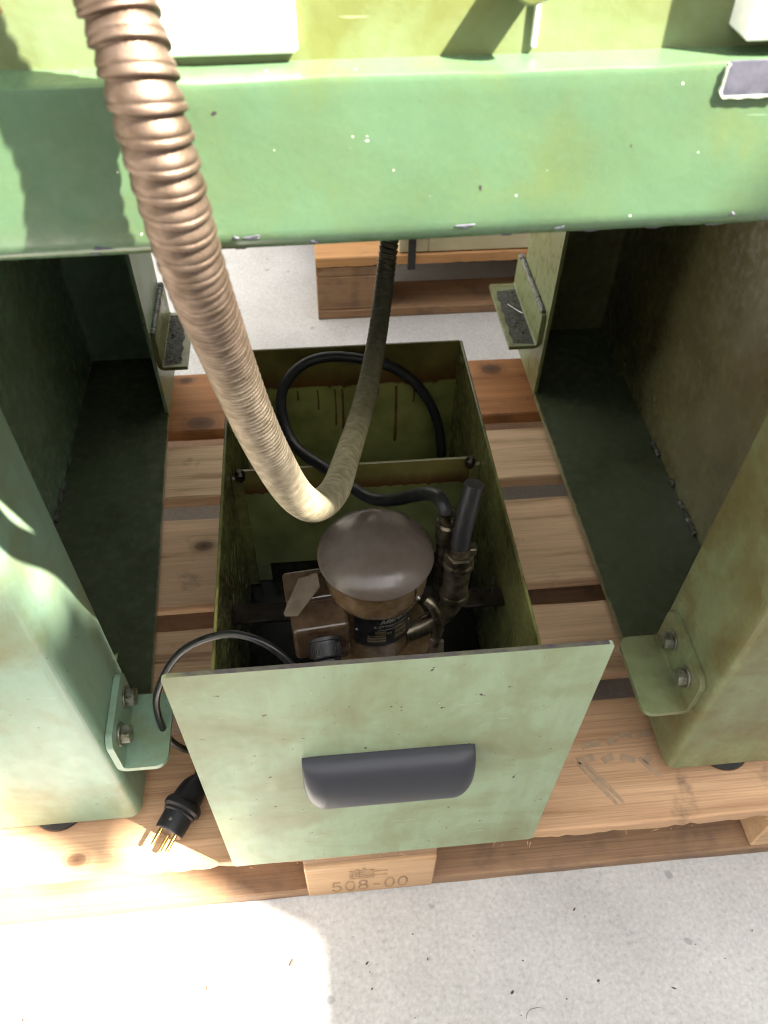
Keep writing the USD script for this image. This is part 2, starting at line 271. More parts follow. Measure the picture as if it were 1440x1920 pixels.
def sweep(path, rad, n=12, caps=True, radf=None):
    """tube along a path; radf(i, theta) changes the radius"""
    p = np.asarray(path, float); T = np.gradient(p, axis=0); T /= np.linalg.norm(T, axis=1)[:, None]
    N = np.zeros_like(p); a = np.array([0, 0, 1.]) if abs(T[0, 2]) < .9 else np.array([1., 0, 0]); N[0] = a - T[0] * (a @ T[0]); N[0] /= np.linalg.norm(N[0])
    for i in range(1, len(p)):
        q = N[i - 1] - T[i] * (N[i - 1] @ T[i]); N[i] = q / np.linalg.norm(q)
    B = np.cross(T, N); th = np.arange(n) * 2 * PI / n
    R = np.broadcast_to(np.asarray(rad, float), (len(p),))[:, None] * np.ones(n) if radf is None else radf(np.arange(len(p))[:, None], th[None, :])
    v = (p[:, None] + R[..., None] * (np.cos(th)[None, :, None] * N[:, None] + np.sin(th)[None, :, None] * B[:, None])).reshape(-1, 3)
    i, j = np.meshgrid(np.arange(len(p) - 1), np.arange(n), indexing='ij'); k = (j + 1) % n
    a0, b0, c0, d0 = i * n + j, i * n + k, (i + 1) * n + k, (i + 1) * n + j
    f = np.concatenate([np.stack([a0, b0, c0], -1).reshape(-1, 3), np.stack([a0, c0, d0], -1).reshape(-1, 3)])
    if caps:
        v = np.vstack([v, p[0], p[-1]]); s, e = len(v) - 2, len(v) - 1; m = (len(p) - 1) * n
        f = np.vstack([f, [(s, (q + 1) % n, q) for q in range(n)], [(e, m + q, m + (q + 1) % n) for q in range(n)]])
    return trimesh.Trimesh(v, f, process=False)
def extrude(poly, h): return trimesh.creation.extrude_polygon(poly, h, engine='earcut')
def xz(mesh, y, flip=False):
    """a mesh drawn in xy stands up: x stays, y becomes z, its thickness goes towards -y from the given y"""
    mesh = mesh.copy(); v = mesh.vertices; mesh.vertices = np.stack([v[:, 0], y - v[:, 2], v[:, 1]], 1); return mesh
def rounded(x0, y0, x1, y1, r): return sbox(x0 + r, y0 + r, x1 - r, y1 - r).buffer(r, quad_segs=6)
def hexbolt(o, d, s=.0160, h=.0085, washer=.0112):
    h0 = lathe([(s / math.sqrt(3) - .0006, .0018), (s / math.sqrt(3), .0026), (s / math.sqrt(3), h + .001), (s / math.sqrt(3) - .0012, h + .0018)], o, d, sides=6)
    w = lathe([(washer, 0), (washer, .0014), (washer - .0005, .0018), (.004, .0018)], o, d, n=28)
    return h0, w

# ------------------------------------------------------------------ ground
def sheet(x0, y0, x1, y1, z):
    return trimesh.Trimesh([(x0, y0, z), (x1, y0, z), (x1, y1, z), (x0, y1, z)], [(0, 1, 2), (0, 2, 3)])
obj('floor', sheet(-30, -30, 30, 30, -.144), 'concrete', smooth=False, kind='structure')

# ------------------------------------------------------------------ pallets
def board(x0, x1, y0, y1, z0, z1, seed, wob=.0012, n=70, along='x', chew=0.):
    """a sawn board: rounded edges, slightly wavy, its front lower edge splintered"""
    c = .0022; L = x1 - x0
    prof = [(y0, z0 + c), (y0 + c, z0), (y1 - c, z0), (y1, z0 + c), (y1, z1 - c), (y1 - c, z1), ((y0 + y1) / 2, z1), (y0 + c, z1), (y0, z1 - c)]
    prof = np.array(prof); xs = np.linspace(x0, x1, n); k = len(prof); V = []
    for x in xs:
        q = np.column_stack([np.full(k, x), prof]); 
        nz = meshkit.noise(np.column_stack([np.full(k, x * 22.), prof * 60.]), seed) - .5
        ny = meshkit.noise(np.column_stack([np.full(k, x * 26. + 40), prof * 60.]), seed + 3) - .5
        hf = meshkit.noise(np.array([[x * 160., seed, 3.]]), seed + 7)[0]
        q[:, 2] += nz * wob; q[:, 1] += ny * wob * 1.6
        if chew: q[:2, 2] += chew * max(0, hf - .55) * 1.5; q[0, 1] += chew * max(0, hf - .5)
        V.append(q)
    V = np.array(V).reshape(-1, 3); f = []
    for i in range(n - 1):
        for j in range(k):
            a, b, c0, d = i * k + j, i * k + (j + 1) % k, (i + 1) * k + (j + 1) % k, (i + 1) * k + j
            f += [(a, d, c0), (a, c0, b)]
    V = np.vstack([V, V[:k].mean(0), V[-k:].mean(0)]); s = len(V) - 2
    f += [(s, j, (j + 1) % k) for j in range(k)] + [(s + 1, (n - 1) * k + (j + 1) % k, (n - 1) * k + j) for j in range(k)]
    mesh = trimesh.Trimesh(V, f, process=False)
    if mesh.volume < 0: mesh.invert()
    return mesh
ROWS = [(0, .146), (.1815, .287), (.3245, .472), (.5135, .621), (.6545, .797)]
def pallet(cx, y0, label, top, lower, block, detail=True, shift=0.):
    P = thing('wooden_pallet', (cx, y0, -.144), label, 'pallet', 'wooden pallets')
    for i, (a, b) in enumerate(ROWS):
        obj('top_board', board(cx - .6, cx + .6, y0 + a, y0 + b, -.022, 0, 11 + i + int(cx * 10), chew=.004 if i == 0 else 0, n=140 if i == 0 else 50), top[i], P)
    for x in (-.6, -.0725, .455):
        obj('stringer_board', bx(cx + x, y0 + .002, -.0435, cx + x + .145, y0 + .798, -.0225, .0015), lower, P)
        for a, b in ((0.001, .1), (.3275, .4725), (.7, .799)):
            own = detail and x == -.0725 and a < .01     # the stamped block reaches down over the bottom board's front
            obj('block', bx(cx + x, y0 + (-.002 if own else a), -.1405 if own else -.1215, cx + x + .145, y0 + b, -.044, .002), block, P)
    for a, b in ((-.0005, .1), (.3275, .4725), (.7, .8)):
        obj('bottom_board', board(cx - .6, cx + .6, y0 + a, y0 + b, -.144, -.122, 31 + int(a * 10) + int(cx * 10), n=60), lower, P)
    return P
p1 = pallet(0, 0, 'reddish pine pallet on the concrete floor under the green machine', ['pine_front', 'pine_second', 'pine_third', 'pine_fourth', 'pine_rear'], 'pine_lower', 'pine_block')
blk = p1 + '/block_003'
def stamp(text, h, x, z, y, parent, matn, name='stamped_number', bold=True, sx=1.):
    t = meshkit.text_mesh(text, h, .0004, bold); t.vertices[:, 0] *= sx
    t = xz(t, y); t.apply_translation((x, 0, z)); return obj(name, t, matn, parent, smooth=False)
stamp('508-00', .034, -.0465, -.1315, -.00195, blk, 'stamp_ink', sx=.50, bold=False)
hatch = []
for k in range(4): hatch.append(bx(-.024 + .0075 * k, -.0027, -.090, -.0205 + .0075 * k, -.0016, -.062 + .003 * (k % 3), .0001))
for k in range(5): hatch.append(bx(-.024, -.0026, -.0905 + .0065 * k, .004 + .0145 * (k % 2), -.0015, -.0885 + .0065 * k, .0001))
obj('stamped_mark', cat_(hatch), 'stamp_ink', blk, smooth=False)
# faint grey branding on the front board, right of the tank
br = []
for (x, y, w, a) in [(.225, .105, .022, 0), (.25, .107, .012, .3), (.268, .113, .014, -.3), (.289, .112, .018, 0), (.215, .088, .020, 0), (.24, .087, .014, .2), (.262, .085, .016, -.5), (.285, .083, .012, .6)]:
    q = bx(x - w / 2, y - .0038, 0, x + w / 2, y + .0038, .0009, .0001); br.append(rotz(q, a + .15, (x, y, 0)))
for k, (x0, y0, x1, y1) in enumerate([(.205, .085, .236, .034), (.214, .082, .243, .036), (.275, .085, .292, .06)]):
    br.append(sweep([(x0, y0, .0002), ((x0 + x1) / 2, (y0 + y1) / 2, .0002), (x1, y1, .0002)], [.0022, .0032, .0018], n=6))
for q in br: q.vertices[:, 2] = np.clip(q.vertices[:, 2], 0, .0007); q.vertices[:, 0] += .034; q.vertices[:, 1] -= .014
obj('branding', cat_(br), 'grey_ink', p1 + '/top_board', smooth=False)
# splinters hanging from the front boards
spl = []
for k in range(20):
    x = rng.uniform(-.39, .44); y = rng.uniform(-.003, .001); z = -.022 + rng.uniform(-.002, .004); a = rng.uniform(0, 2 * PI); l = rng.uniform(.003, .009)
    d = np.array([math.cos(a) * .8, -abs(math.sin(a)) * .5, rng.uniform(-.9, .2)]) * l
    spl.append(sweep([(x, y, z), np.array((x, y, z)) + d * .5 + rng.normal(0, .0006, 3), np.array((x, y, z)) + d], [.0004, .0003, .0001], n=5))
obj('splinters', cat_(spl), 'pine_block', p1, kind='stuff')

p2 = pallet(.585, 1.139, 'dark weathered pallet carrying a cream crate behind the machine', ['pine_orange', 'pine_aged', 'pine_aged', 'pine_aged', 'pine_aged'], 'pine_aged', 'pine_aged', detail=False)
c = thing('crate', (.6, 1.6, 0), 'cream panelled crate with a black strap on the rear pallet', 'crate')
for k, (a, b) in enumerate([(.152, .2115), (.2125, .45), (.451, .80), (.801, 1.15)]):
    obj('panel', bx(a, 1.144, .0025, b, 1.162, .40, .0015), 'cream_board', c)
obj('panel', bx(.152, 1.163, .0025, .170, 1.90, .40, .0015), 'cream_board', c)
obj('panel', bx(1.132, 1.163, .0025, 1.15, 1.90, .40, .0015), 'cream_board', c)
obj('lid', bx(.15, 1.142, .401, 1.152, 1.902, .42, .0015), 'cream_board', c)
st = thing('packing_strap', (.178, 1.14, 0), 'black packing strap running down the front of the cream crate', 'strap')
obj('band', cat_([bx(.1700, 1.1365, -.032, .1855, 1.138, .42, .0004)]), 'strap', st, smooth=False)

# ------------------------------------------------------------------ the green machine
mc = thing('machine_frame', (.04, .42, 0), 'large green machine frame standing on the pallet: two sheet steel columns and a beam across', 'machine')
def fold(points, r, t, h0, h1):
    """sheet bent along the given plan line, with round corners"""
    P = [np.array(p, float) for p in points]; out = [P[0]]
    for i in range(1, len(P) - 1):
        a = (P[i - 1] - P[i]) / np.linalg.norm(P[i - 1] - P[i]); b = (P[i + 1] - P[i]) / np.linalg.norm(P[i + 1] - P[i])
        for k in np.linspace(0, 1, 9):
            s, e = P[i] + a * r, P[i] + b * r
            out.append((1 - k) ** 2 * s + 2 * k * (1 - k) * P[i] + k * k * e)
    out.append(P[-1])
    poly = LineString(out).buffer(t / 2, cap_style='flat', join_style='round', quad_segs=4)
    q = extrude(poly, h1 - h0); q.apply_translation((0, 0, h0)); return q
T = .005
def column(xi_f, xi_r, xw, sgn, yf, lipf, lipr, yb, look, inner, zb, zf, cavity_shade):
    """sgn = +1: opens towards +x"""
    h = T / 2
    pts = [(xi_f - sgn * h, lipf), (xi_f - sgn * h, yf + h), (xw + sgn * h, yf + h), (xw + sgn * h, yb - h), (xi_r - sgn * h, yb - h), (xi_r - sgn * h, lipr)]
    ys = yf + .045
    c = obj('column', fold(pts[:2] + [pts[2], (pts[2][0], ys)], .011, T, zb, .683), look, mc, smooth=40)
    obj('side_wall', fold([(pts[2][0], ys + .0002), pts[3], (pts[4][0] - sgn * .02, pts[4][1])], .011, T, zb, .683), cavity_shade, c, smooth=40)
    obj('rear_lip', fold([(pts[4][0] - sgn * .0198, pts[4][1]), pts[4], pts[5]], .011, T, zb, .683), look, c, smooth=40)
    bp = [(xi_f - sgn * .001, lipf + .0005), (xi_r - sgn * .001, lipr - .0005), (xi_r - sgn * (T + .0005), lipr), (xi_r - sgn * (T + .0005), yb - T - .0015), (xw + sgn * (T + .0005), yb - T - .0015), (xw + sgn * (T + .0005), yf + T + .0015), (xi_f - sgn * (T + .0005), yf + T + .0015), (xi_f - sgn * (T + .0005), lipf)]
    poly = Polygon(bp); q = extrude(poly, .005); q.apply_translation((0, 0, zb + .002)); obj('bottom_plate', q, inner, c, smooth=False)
    # turned-up kerb along the open edge of the bottom plate
    a, b2 = np.array(bp[0]) + (0, .001), np.array(bp[1]) - (0, .001)
    e = LineString([a - np.array((sgn * .002, 0)), b2 - np.array((sgn * .002, 0))]).buffer(.0016, cap_style='flat'); e = extrude(e, .012); e.apply_translation((0, 0, zb - .006)); obj('plate_edge', e, look, c, smooth=False)
    # broken weld beads where the plate meets the side wall
    xx = xw + sgn * (T + .002)
    for (y0, y1) in zf:
        p, u = spline([(xx, y0, zb + .0085), (xx, (y0 + y1) / 2, zb + .009), (xx, y1, zb + .0085)], max(12, int((y1 - y0) / .002)))
        r = .0032 + .0012 * np.sin(u * 1400) + rng.normal(0, .0004, len(u)); obj('weld_bead', sweep(p, r, n=8), 'weld', c)
    for fx, fy in ((xw + sgn * .072, yf - .003 + .03), (xw + sgn * .07, yb - .05)):
        obj('foot', lathe([(.026, 0), (.028, .003), (.028, .008), (.024, .012), (.012, .0125), (.012, zb + .001)], (fx, fy, .0005), n=36), 'rubber', c)
    return c
cl = column(-.2345, -.257, -.397, 1, .0455, .137, .668, .812, 'mint_paint', 'inner_green', .022, [(.37, .41), (.455, .475), (.49, .53), (.56, .575)], 'shaded_mint')
cr = column(.3265, .3175, .477, -1, .0465, .157, .670, .838, 'olive_paint', 'inner_green', .022, [(.36, .42), (.45, .462), (.51, .54)], 'shaded_olive')
tag(stage.GetPrimAtPath(cl), 'mint green column, the left one'); tag(stage.GetPrimAtPath(cr), 'olive green column, toned for oil stain and lighting, the right one')
# brackets bolted or welded to the lips: a bent angle, vertical leg on the lip, flange towards the middle
def bracket(xl, sgn, y0, y1, zf, zt, depth, look, bolts=(), name='bracket', r=.012, lean=0.):
    t = .006; prof = LineString([(0, zt - zf), (0, 0), (depth, 0)])
    P = [np.array((t / 2, zt - zf)), np.array((t / 2, t / 2)), np.array((depth, t / 2))]; o = [P[0]]; rr = .007
    for k in np.linspace(0, 1, 7):
        s, e = P[1] + (0, rr), P[1] + (rr, 0); o.append((1 - k) ** 2 * s + 2 * k * (1 - k) * P[1] + k * k * e)
    o.append(P[2]); poly = LineString(o).buffer(t / 2, cap_style='flat')
    q = extrude(poly, y1 - y0); v = q.vertices
    m = m3.Manifold(m3.Mesh(vert_properties=np.ascontiguousarray(np.stack([v[:, 0], -v[:, 2] + (y1 - y0), v[:, 1]], 1), dtype=np.float32), tri_verts=np.ascontiguousarray(q.faces, dtype=np.uint32)))
    # rounded outer corners of both legs
    fl = extrude(sbox(-1, r - 1 + 1, depth, y1 - y0 - r + 0).union(Polygon()).union(rounded(-.05, 0, depth, y1 - y0, r)), .5); fl.apply_translation((0, 0, -.2))
    vt = extrude(rounded(0, -.05, y1 - y0, zt - zf, r), .5); vv = vt.vertices; vt = trimesh.Trimesh(np.stack([vv[:, 2] - .2, vv[:, 0], vv[:, 1]], 1), vt.faces)
    def mm(k): return m3.Manifold(m3.Mesh(vert_properties=np.ascontiguousarray(k.vertices, dtype=np.float32), tri_verts=np.ascontiguousarray(k.faces, dtype=np.uint32)))
    q = TM(m ^ mm(fl) ^ mm(vt))
    v = q.vertices.copy(); v[:, 0] = xl + sgn * (v[:, 0] + .0006); v[:, 1] += y0; v[:, 2] += zf
    f = q.faces if sgn > 0 else q.faces[:, ::-1]
    b = obj(name, trimesh.Trimesh(v, f, process=False), look, mc, smooth=35)
    for by, bz in bolts:
        h, w = hexbolt((xl + sgn * (t + .0012), by, bz), (sgn, .0, 0.)); bb = obj('bolt', h, 'bolt_steel', b, smooth=False); 
        obj('washer', w, 'bolt_steel', b)
    return b
bracket(-.2345, 1, .049, .126, .124, .182, .046, 'mint_paint', [(.108, .158), (.070, .158)])
bracket(.3265, -1, .060, .150, .124, .182, .049, 'olive_paint', [(.124, .160), (.083, .158)])
b3 = bracket(-.257, 1, .672, .81, .106, .165, .042, 'olive_paint', r=.002)
b4 = bracket(.3175, -1, .682, .852, .106, .166, .048, 'olive_paint', r=.002)
# swarf dirt on the rear flanges
for b, x0, x1, y0, y1 in ((b4, .274, .308, .69, .83), (b3, -.249, -.222, .68, .80)):
    pt = []; r_ = b is b4
    for k in range(240):
        q0 = abs(rng.normal(0, .45)); x = x1 - q0 * (x1 - x0) if r_ else x0 + q0 * (x1 - x0)
        if not x0 < x < x1: continue
        sz = rng.choice([.0005, .0009, .0016], p=[.6, .3, .1]); y = rng.uniform(y0, y1)
        q = trimesh.creation.icosphere(0, sz); q.vertices *= rng.uniform(.6, 1.5, 3) * (1, 1, .6); q.apply_translation((x, y, .1124 + sz * .2)); pt.append(q)
    obj('grit', cat_(pt), 'dirt', b, smooth=False, kind='stuff')
    film = np.array([(x0 + (x1 - x0) * u, y0 + (y1 - y0) * w, 0) for u in np.linspace(0, 1, 12) for w in np.linspace(0, 1, 40)])
    pl = Polygon([(x0 + .004 * math.sin(t * 9) * .5 + .002, y) for t, y in zip(np.linspace(0, 3, 14), np.linspace(y0, y1, 14))] + [(x1, y1 + .004), (x1, y0 - .004)]) if r_ else Polygon([(x1 + .004 * math.sin(t * 9) * .5 - .002, y) for t, y in zip(np.linspace(0, 3, 14), np.linspace(y0, y1, 14))] + [(x0, y1 + .002), (x0, y0 - .004)])
    q = extrude(pl, .0003); q.apply_translation((0, 0, .1122)); obj('dust_film', q, 'dust', b, smooth=False)
obj('wire_end', sweep([(.288, .79, .1135), (.300, .765, .117), (.304, .757, .119)], .0007, n=6), 'swarf', b4)
# weld run between rear angles and lips
for xl, sgn, y0, y1 in ((-.257, 1, .676, .806), (.3175, -1, .688, .846)):
    p, u = spline([(xl + sgn * .003, y0, .1665), (xl + sgn * .003, (y0 + y1) / 2, .167), (xl + sgn * .003, y1, .1665)], 90)
    obj('weld_bead', sweep(p, .0042 + .0006 * np.sin(u * 900) + rng.normal(0, .0003, len(u)), n=8), 'weld', mc)

# cross beam: front face, round lower edge, underside going back, narrow ledge on top
YA, ZB, ZT, YW = .002, .6822, .7465, .025
SKY_, SKZ_ = .014, .007
TILT, WT = math.tan(math.radians(3)), math.tan(math.radians(4))
prof = [(YW + .012, ZT - .002), (YA + .0025, ZT), (YA + .0006, ZT - .0006), (YA, ZT - .0025)]
R = .011
for k in np.linspace(0, PI / 2, 9)[0:]: prof.append((YA + R - R * math.cos(k), ZB + R - R * math.sin(k)))
prof += [(.86, ZB), (.86, ZT - .002)]
def beam(x0, x1, n=160):
    q = np.array(prof); q[:-2, 1 - 1] += np.clip(q[:-2, 1] - ZB, 0, 1) * TILT * (q[:-2, 0] < .02); k = len(q); xs = np.linspace(x0, x1, n); V = []
    for x in xs:
        s = np.column_stack([np.full(k, x), q]); w = (meshkit.fbm(np.column_stack([np.full(k, x * 18), q * 24]), 3, 4) - .5) * .0016
        s[:3 + 10, 1] += w[:13]; s[1:4, 2] += (meshkit.noise(np.column_stack([np.full(3, x * 70), np.zeros((3, 2))]), 9) - .5) * .0012
        s[:, 1] += s[:, 0] * SKY_; s[:, 2] += s[:, 0] * SKZ_
        V.append(s)
    V = np.array(V).reshape(-1, 3); f = []
    for i in range(n - 1):
        for j in range(k):
            a, b, c0, d = i * k + j, i * k + (j + 1) % k, (i + 1) * k + (j + 1) % k, (i + 1) * k + j
            f += [(a, d, c0), (a, c0, b)]
    V = np.vstack([V, V[:k].mean(0), V[-k:].mean(0)]); s = len(V) - 2
    f += [(s, j, (j + 1) % k) for j in range(k)] + [(s + 1, (n - 1) * k + (j + 1) % k, (n - 1) * k + j) for j in range(k)]
    m_ = trimesh.Trimesh(V, f, process=False)
    if m_.volume < 0: m_.invert()
    return m_
# subdivide the front face so that it can carry dents
fp = [(YA, z) for z in np.linspace(ZT - .008, ZB + R + .004, 9)]
prof = prof[:4] + fp + prof[4:]
bm = beam(-.42, .50, 220)
bm_p = obj('cross_beam', bm, 'beam_paint', mc, smooth=40)
# patch of bare dark steel with a raised rim of old paint at the right end
pl = rounded(.1265, .7358, .1500, .7473, .0022)
def face(q):
    q.vertices[:, 1] += (q.vertices[:, 2] - ZB) * TILT + q.vertices[:, 0] * SKY_; q.vertices[:, 2] += q.vertices[:, 0] * SKZ_; return q
q = face(xz(extrude(pl, .0012), YA + .0004)); obj('bare_patch', q, 'chip_steel', bm_p, smooth=False)
wob = lambda g, a: Polygon([(x + a * math.sin(x * 2300 + z * 1700), z + a * math.cos(z * 2900 + x * 900)) for x, z in g.segmentize(.0006).exterior.coords])
rim = wob(pl.buffer(.0006), .00018).difference(pl.buffer(-.0002)).intersection(sbox(0, 0, 1, .7466)); q = face(xz(extrude(rim, .0022), YA + .0006)); obj('paint_rim', q, 'old_rim', bm_p, smooth=False)
ch = random.Random(3)
for k in range(15):
    x = ch.uniform(-.02, .17) if k > 5 else ch.uniform(-.14, .0); a = ch.uniform(.15, 1.1); rx, rz = ch.uniform(.0008, .0034), ch.uniform(.0005, .0011)
    q = trimesh.creation.icosphere(2, 1.); v = q.vertices; an = np.arctan2(v[:, 2], v[:, 0]); q.vertices = v * (1 + .35 * np.sin(an * 3 + k) + .2 * np.sin(an * 5 + 2 * k))[:, None]
    q.vertices *= (rx, .00035, rz); q = trimesh.Trimesh(q.vertices, q.faces); q.apply_transform(trimesh.transformations.rotation_matrix(a, [1, 0, 0])); q.apply_translation((x, YA + .011 - .0110 * math.cos(a), ZB + .011 - .0110 * math.sin(a)))
    obj('paint_chip', face(q), 'chip_steel', bm_p)
# machine body rising behind the ledge
def lean(mesh):
    v = mesh.vertices; v[:, 1] += (v[:, 2] - ZT) * WT + v[:, 0] * SKY_; v[:, 2] += v[:, 0] * SKZ_; return mesh
bd = obj('body_wall', lean(bx(-.42, YW, ZT - .006, .50, YW + .55, 1.10, .003)), 'wall_paint', mc, smooth=False)
for x0, x1, z0, z1, pd in ((-.0790, -.0242, .7488, .80, .0045), (.1325, .21, .7516, .80, .0160)):
    obj('white_pad', lean(bx(x0, YW - pd, z0, x1, YW + .0008, z1, .0012)), 'white_enamel', mc)
obj('peg', lathe([(.0080, 0), (.0080, .0175), (.0070, .0185), (.0, .0188)], (.0548, YW + .0050, .7725), (0, -1, 0), n=24), 'wall_paint', mc)
obj('lit_edge_strip', lean(bx(.0595, YW - .0022, .7475, .0612, YW + .0005, .82, .0004)), 'white_enamel', mc)  # lit sheet edge, its brightness put into the white colour

# ------------------------------------------------------------------ coolant tank
TX0, TX1, TZ, TY0, TY1, TH = -.128, .155, .25, -.0055, .520, .003
tk = thing('coolant_tank', (.013, .25, 0), 'open drawer tank of oily green sheet steel, front plate with black handle, on the pallet', 'tank')
obj('side_wall', bx(TX0 - TH, TY0, .003, TX0, TY1, TZ, .0008), 'dark_tank', tk)
obj('side_wall', bx(TX1, TY0, .003, TX1 + TH, TY1, TZ, .0008), 'dark_tank', tk)
obj('rear_wall', bx(TX0 + .0002, TY1 - TH, .003, TX1 - .0002, TY1 + .0006, TZ + .0004, .0008), 'tank_rear_tide', tk)
obj('front_wall', bx(TX0 + .0002, TY0 + .0005, .003, TX1 - .0002, TY0 + TH, TZ - .004, .0008), 'dark_tank', tk)
obj('tank_floor', bx(TX0 + .0002, TY0 + TH + .0002, .0032, TX1 - .0002, TY1 - TH - .0002, .006, .0004), 'oil_black', tk)
PX0, PX1, PZ0, PZ1, PY = -.1395, .1667, .010, .3875, -.0100
pan = extrude(rounded(PX0, PZ0, PX1, PZ1, .0045), .0032)
fpz = obj('front_plate', xz(pan, PY + .0036), 'panel_paint', tk, smooth=35)
# worn bright-dark rim on the plate's upper edge
ed = trimesh.util.concatenate([bx(PX0 + .004, PY + .0003, PZ1 - .0004, PX1 - .004, PY + .0037, PZ1 + .0004, .0003)]); obj('worn_edge', ed, 'edge_steel', fpz, smooth=False)
# shell handle
def bar_handle(x0, x1, z0, z1, y0, d, r=.018, K=26):
    L = x1 - x0; t = np.r_[0, r * (1 - np.cos(np.linspace(0, PI / 2, 12)[1:]))]; xs = np.r_[t, np.linspace(r, L - r, 12)[1:-1], (L - t)[::-1]]; V = []; n = len(xs); N = K
    for x in xs:
        e = min(x, L - x); q = math.sqrt(max(0, 1 - (1 - e / r) ** 2)) if e < r else 1.
        dd, hh = d * (.45 + .55 * q), (z1 - z0) * (.56 + .44 * q)
        for k in range(K):
            a = k / (K - 1) * PI; V.append((x0 + x, y0 - dd * math.sin(a) ** .8, z1 - (z1 - z0 - hh) * .06 - hh * (1 - math.cos(a)) / 2))
    f = []
    for i in range(n - 1):
        for k in range(N):
            a, b, c_, d_ = i * N + k, i * N + (k + 1) % N, (i + 1) * N + (k + 1) % N, (i + 1) * N + k
            f += [(a, d_, c_), (a, c_, b)]
    V = np.array(V); V = np.vstack([V, V[:N].mean(0), V[-N:].mean(0)]); m0 = len(V) - 2
    f += [(m0, k, (k + 1) % N) for k in range(N)] + [(m0 + 1, (n - 1) * N + (k + 1) % N, (n - 1) * N + k) for k in range(N)]
    m_ = trimesh.Trimesh(V, f, process=False)
    if m_.volume < 0: m_.invert()
    return m_
obj('pull_handle', bar_handle(-.0560, .0830, .1815, .2505, PY + .0003, .0255), 'handle_plastic', fpz, smooth=50)
# partition with a slot at the bottom, held in corner channels
PYP = .350
obj('partition', cat_([bx(TX0 + .010, PYP, .042, TX1 - .010, PYP + .003, .2125, .0005), bx(TX0 + .010, PYP + .0002, .007, TX0 + .028, PYP + .0028, .0418, .0004), bx(TX1 - .028, PYP + .0002, .007, TX1 - .010, PYP + .0028, .0418, .0004)]), 'partition_tide', tk, smooth=False)
for x0, x1 in ((TX0 + .0002, TX0 + .012), (TX1 - .012, TX1 - .0002)):
    obj('partition_guide', bx(x0, PYP - .006, .007, x1, PYP - .0005, .207, .001), 'dark_tank', tk)
for x in (TX0 + .010, TX1 - .012):
    obj('guide_lug', lathe([(.004, 0), (.006, .004), (.006, .011), (.003, .015)], (x, PYP - .004, .202), (0, 0, 1), n=18), 'bar_black', tk)
obj('cross_bar', bx(TX0 + .0004, .176, .166, TX1 - .0004, .1985, .1705, .0008), 'bar_black', tk)
obj('cross_bar', bx(TX0 + .0004, .062, .166, TX1 - .0004, .082, .1705, .0008), 'bar_black', tk)
for x, l in ((TX0 + .004, .02), (TX1 - .012, .02)):
    obj('locating_pin', sweep([(x, .190, .171), (x + .001, .196, .171 + l)], .0007, n=6), 'bolt_steel', tk)
for x, y in ((.095, .13), (.08, .11), (.12, .10)):
    obj('rivet', lathe([(.004, 0), (.0034, .0012), (.001, .002)], (x, y, .0061), n=14), 'bar_black', tk)
# oil drips standing proud of the rear wall
for (x, z0, z1, w) in [(.0765, .184, .085, .0022), (.006, .184, .112, .0018), (-.0035, .184, .120, .0015), (-.052, .184, .168, .0016), (.035, .184, .160, .0013), (-.026, .184, .150, .0012), (.100, .184, .155, .0015), (.052, .184, .172, .0018)]:
    p, u = spline([(x, TY1 - TH - .0003, z0), (x + .0006, TY1 - TH - .0003, (z0 + z1) / 2), (x, TY1 - TH - .0003, z1)], 24)
    r = w * (.75 + .4 * (u / u[-1]) ** 3); r[-1] *= .3; q = sweep(p, r, n=8); q.vertices[:, 1] = TY1 - TH + (q.vertices[:, 1] - (TY1 - TH)) * .35
    obj('oil_drip', q, 'drip_oil', tk)

# ------------------------------------------------------------------ pump
CX, CY = .017, .152
pm = thing('coolant_pump', (CX, CY, .17), 'oily brown electric pump with a grey domed cap hanging in the tank', 'pump')
obj('domed_cap', lathe([(.046, .2995), (.0505, .298), (.0518, .2995), (.0512, .302), (.048, .3068), (.042, .3120), (.034, .3160), (.024, .3190), (.012, .3205), (.004, .3208)], (CX, CY, 0), n=72), 'dome_grey', pm, smooth=50)
body = [(.034, .172), (.0365, .176), (.0365, .248), (.0375, .251), (.0430, .2575), (.0462, .263), (.0472, .269), (.0475, .276), (.0475, .2975), (.040, .2985)]
bp_ = obj('motor_housing', lathe(body, (CX, CY, 0), n=64), 'pump_brown', pm, smooth=50)
obj('mounting_flange', lathe([(.05, .1712), (.056, .1715), (.056, .1745), (.054, .176), (.036, .176)], (CX, CY, 0), n=48), 'pump_brown', pm)
# cover seam with a bent clip on the right of the housing
a = math.radians(-48); sx, sy = CX + .0468 * math.cos(a), CY + .0468 * math.sin(a)
obj('seam_clip', sweep([(sx, sy, .2965), (sx + .0005, sy - .0005, .285), (sx - .0002, sy, .272), (sx - .004, sy + .004, .262)], .0011, n=8), 'bar_black', bp_)
obj('grease_nipple', lathe([(.002, 0), (.0024, .002), (.0012, .004)], (sx + .002, sy + .001, .277), (math.cos(a), math.sin(a), 0), n=12), 'bolt_steel', bp_)
